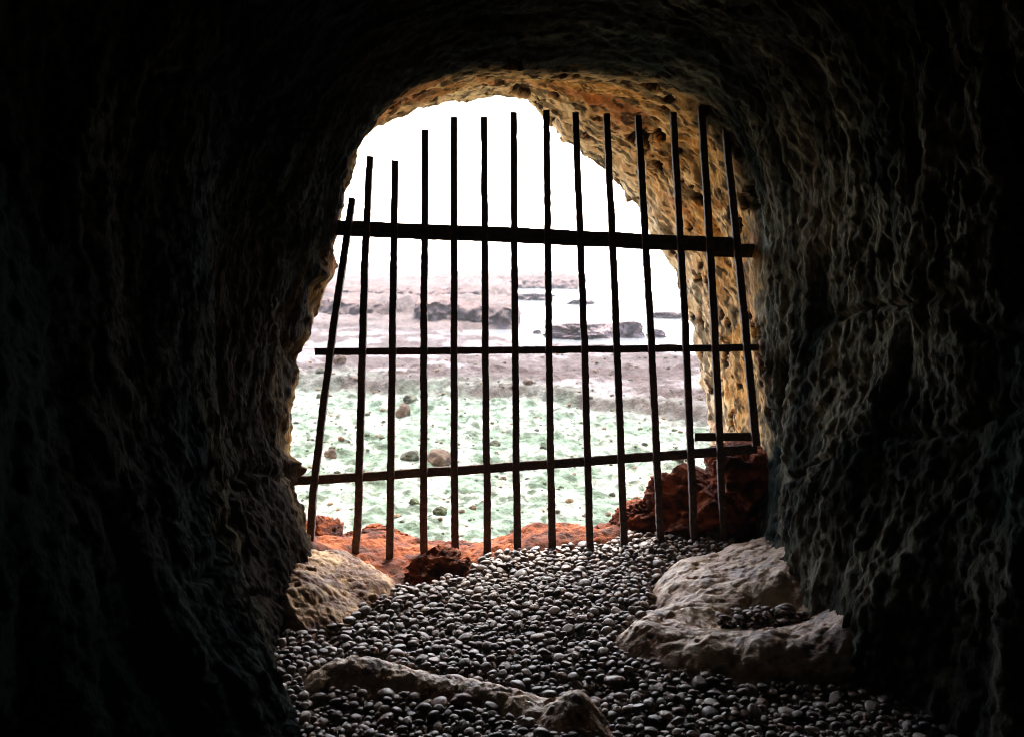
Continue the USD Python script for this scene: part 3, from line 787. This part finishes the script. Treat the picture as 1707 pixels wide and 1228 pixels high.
tones = {'b': ([0.14, 0.10, 0.075], [0.08, 0.058, 0.045]), 'd': ([0.075, 0.085, 0.06], [0.05, 0.05, 0.038]), 't': ([0.17, 0.115, 0.07], [0.12, 0.085, 0.055]), 'g': ([0.07, 0.09, 0.045], [0.045, 0.05, 0.03])}
for k, (cx, cy, w, h, tone, lab) in enumerate(stones):
    c = at_z(cx, cy, SHORE)
    c[2] = shore_at(c[0], c[1])
    px = c[1] / F
    r = (w * px / 2, w * px * .45, h * px * .62)
    placed_rock('beach_rock', c + [0, r[1] * .6, r[2] * .35], r, 30 + k, lab, rock_colour(*tones[tone]), shore_rock, sub=3, rough=.4, fine=.15, rot=(k * 1.7) % .8 - .4)

outcrops = [
    (975, 563, 124, 30, 'wide dark lumpy rock standing in the bright tide pool'),
    (1050, 562, 46, 36, 'tall lumpy rock at the right end of the wide one in the tide pool'),
    (1095, 562, 28, 18, 'small squat rock right of the tall one in the tide pool'),
    (895, 556, 13, 8, 'tiny rock left of the wide one in the tide pool'),
    (1112, 530, 60, 13, 'low flat rock far out in the bright water at right'),
    (968, 507, 46, 10, 'low dark skerry in the water behind the tide pool rocks'),
    (890, 500, 62, 14, 'dark flat skerry joined to the shelf by the middle bars'),
]
for k, (cx, cy, w, h, lab) in enumerate(outcrops):
    c = at_z(cx, cy, SEA)
    px = c[1] / F
    r = (w * px / 2, w * px * .5, h * px * .8)
    placed_rock('rock_outcrop', c + [0, r[1] * .5, r[2] * .15], r, 70 + k, lab, rock_colour([0.24, 0.175, 0.165], [0.13, 0.10, 0.10]), far_rock, sub=5, rough=.6, fine=.55, freq=2.6, flat=.7)


def slab(cx0, cx1, foot, top, depth, seed, lab):
    """A step of the wave cut shelf: a wide block with a ragged front."""
    a, b = at_z(cx0, foot, SHORE - .1), at_z(cx1, foot, SHORE - .1)
    px = a[1] / F
    h = (foot - top) * px
    nu, nv = 160, 40
    u = np.linspace(0, 1, nu)
    prof = np.array([(0, -.15), (0, .25), (.02, .6), (.06, .9), (.14, 1.0), (.5, 1.03), (.85, .95), (1.0, .2)])
    s = np.linspace(0, 1, nv)
    pd, ph = np.interp(s, np.linspace(0, 1, 8), prof[:, 0]), np.interp(s, np.linspace(0, 1, 8), prof[:, 1])
    U, PD = np.meshgrid(u, pd, indexing='ij')
    _, PH = np.meshgrid(u, ph, indexing='ij')
    ends = np.clip(np.minimum(U, 1 - U) / .08, 0, 1) ** .5
    X = a[0] + (b[0] - a[0]) * U
    Y = a[1] + PD * depth
    rag = 2.2 * (fbm(np.stack([X * .5, 0 * X, 0 * X + seed], -1), 4, seed) - .5) + 1.1 * (fbm(np.stack([X * 2.5, PH * 3, 0 * X + seed], -1), 3, seed + 3) - .5)
    Y = Y + rag * (h * 1.6) + (1 - ends) * depth * .4
    Z = SHORE - .1 + PH * h * ends * (0.82 + .45 * (fbm(np.stack([X * .35, Y * .35, 0 * X + seed], -1), 3, seed + 5) - .3)) + .30 * h * (ridged(np.stack([X * 1.6, Y * 1.2, PH], -1), 4, seed + 7) - .4)
    V = np.stack([X, Y, Z], -1).reshape(-1, 3)
    t = smooth_step(.40, .60, fbm(V * [.8, .8, 3], 3, seed + 9))
    c = mixc([0.12, 0.078, 0.07], [0.07, 0.048, 0.044], t)
    c = mixc(c, np.broadcast_to(np.array([.085, .064, .062]), c.shape), smooth_step(.5, .66, fbm(V * [.6, .9, .5], 3, seed + 11)) * (PH.ravel() > .93))
    tag(obj('rock_shelf', (V, grid_faces(nu, nv)), far_rock, color=c), lab, 'rock')


slab(505, 660, 534, 500, 9.0, 901, 'long low step of mauve rock shelf at the left edge of the view')
slab(672, 870, 546, 505, 8.0, 902, 'dark overhanging step of rock shelf left of the bright pool')
slab(440, 860, 503, 478, 22.0, 903, 'broad upper step of brown rock shelf behind the two dark steps')
slab(700, 985, 481, 460, 40.0, 904, 'farthest thin strip of rock shelf below the widest rail')

# small stones strewn over the near shore, too many to count
rs = np.random.RandomState(31)
n = 1100
sy = np.exp(rs.uniform(math.log(5.2), math.log(17), n))
sx = rs.uniform(-.34, .34, n) * sy
sr = (0.011 + 0.024 * rs.rand(n) ** 3) * (sy / 8) ** .4
sz = np.array([shore_at(a, b) for a, b in zip(sx, sy)]) + sr * .15
strew = UsdGeom.PointInstancer.Define(stage, '/World/shore_stones')
tag(strew.GetPrim(), 'scattered small dark and tan stones on the green shore', 'stones', kind='stuff')
kinds = []
for k in range(6):
    v, f = lump((1, .8, .6), 950 + k, sub=2, rough=.4)
    p = obj('shore_stone', (v, f), shore_rock, '/World/shore_stones/shapes', color=rock_colour(*tones['gbtgtd'[k]])(v))
    kinds.append(p.GetPath())
strew.CreatePrototypesRel().SetTargets(kinds)
strew.CreateProtoIndicesAttr(Vt.IntArray(rs.randint(0, 6, n).tolist()))
strew.CreatePositionsAttr(Vt.Vec3fArray.FromNumpy(np.stack([sx, sy, sz], -1).astype(np.float32)))
yaw = rs.uniform(0, math.pi, n)
strew.CreateOrientationsAttr(Vt.QuathArray([Gf.Quath(float(math.cos(a)), 0, 0, float(math.sin(a))) for a in yaw]))
strew.CreateScalesAttr(Vt.Vec3fArray.FromNumpy(np.repeat(sr[:, None], 3, 1).astype(np.float32)))

# sea haze: the air round everything
haze_air = usdkit.material(stage, '/World/Looks/haze_air', {'v': ('principled_volume', {'color': (0.93, 0.96, 1.0), 'density': 0.0006, 'anisotropy': 0.5})}, [], volume='v.volume')
box = trimesh.creation.box(bounds=[[-1450, -12, -7], [1450, 1850, 15]])
tag(obj('haze', box, haze_air, smooth=False), kind='stuff')
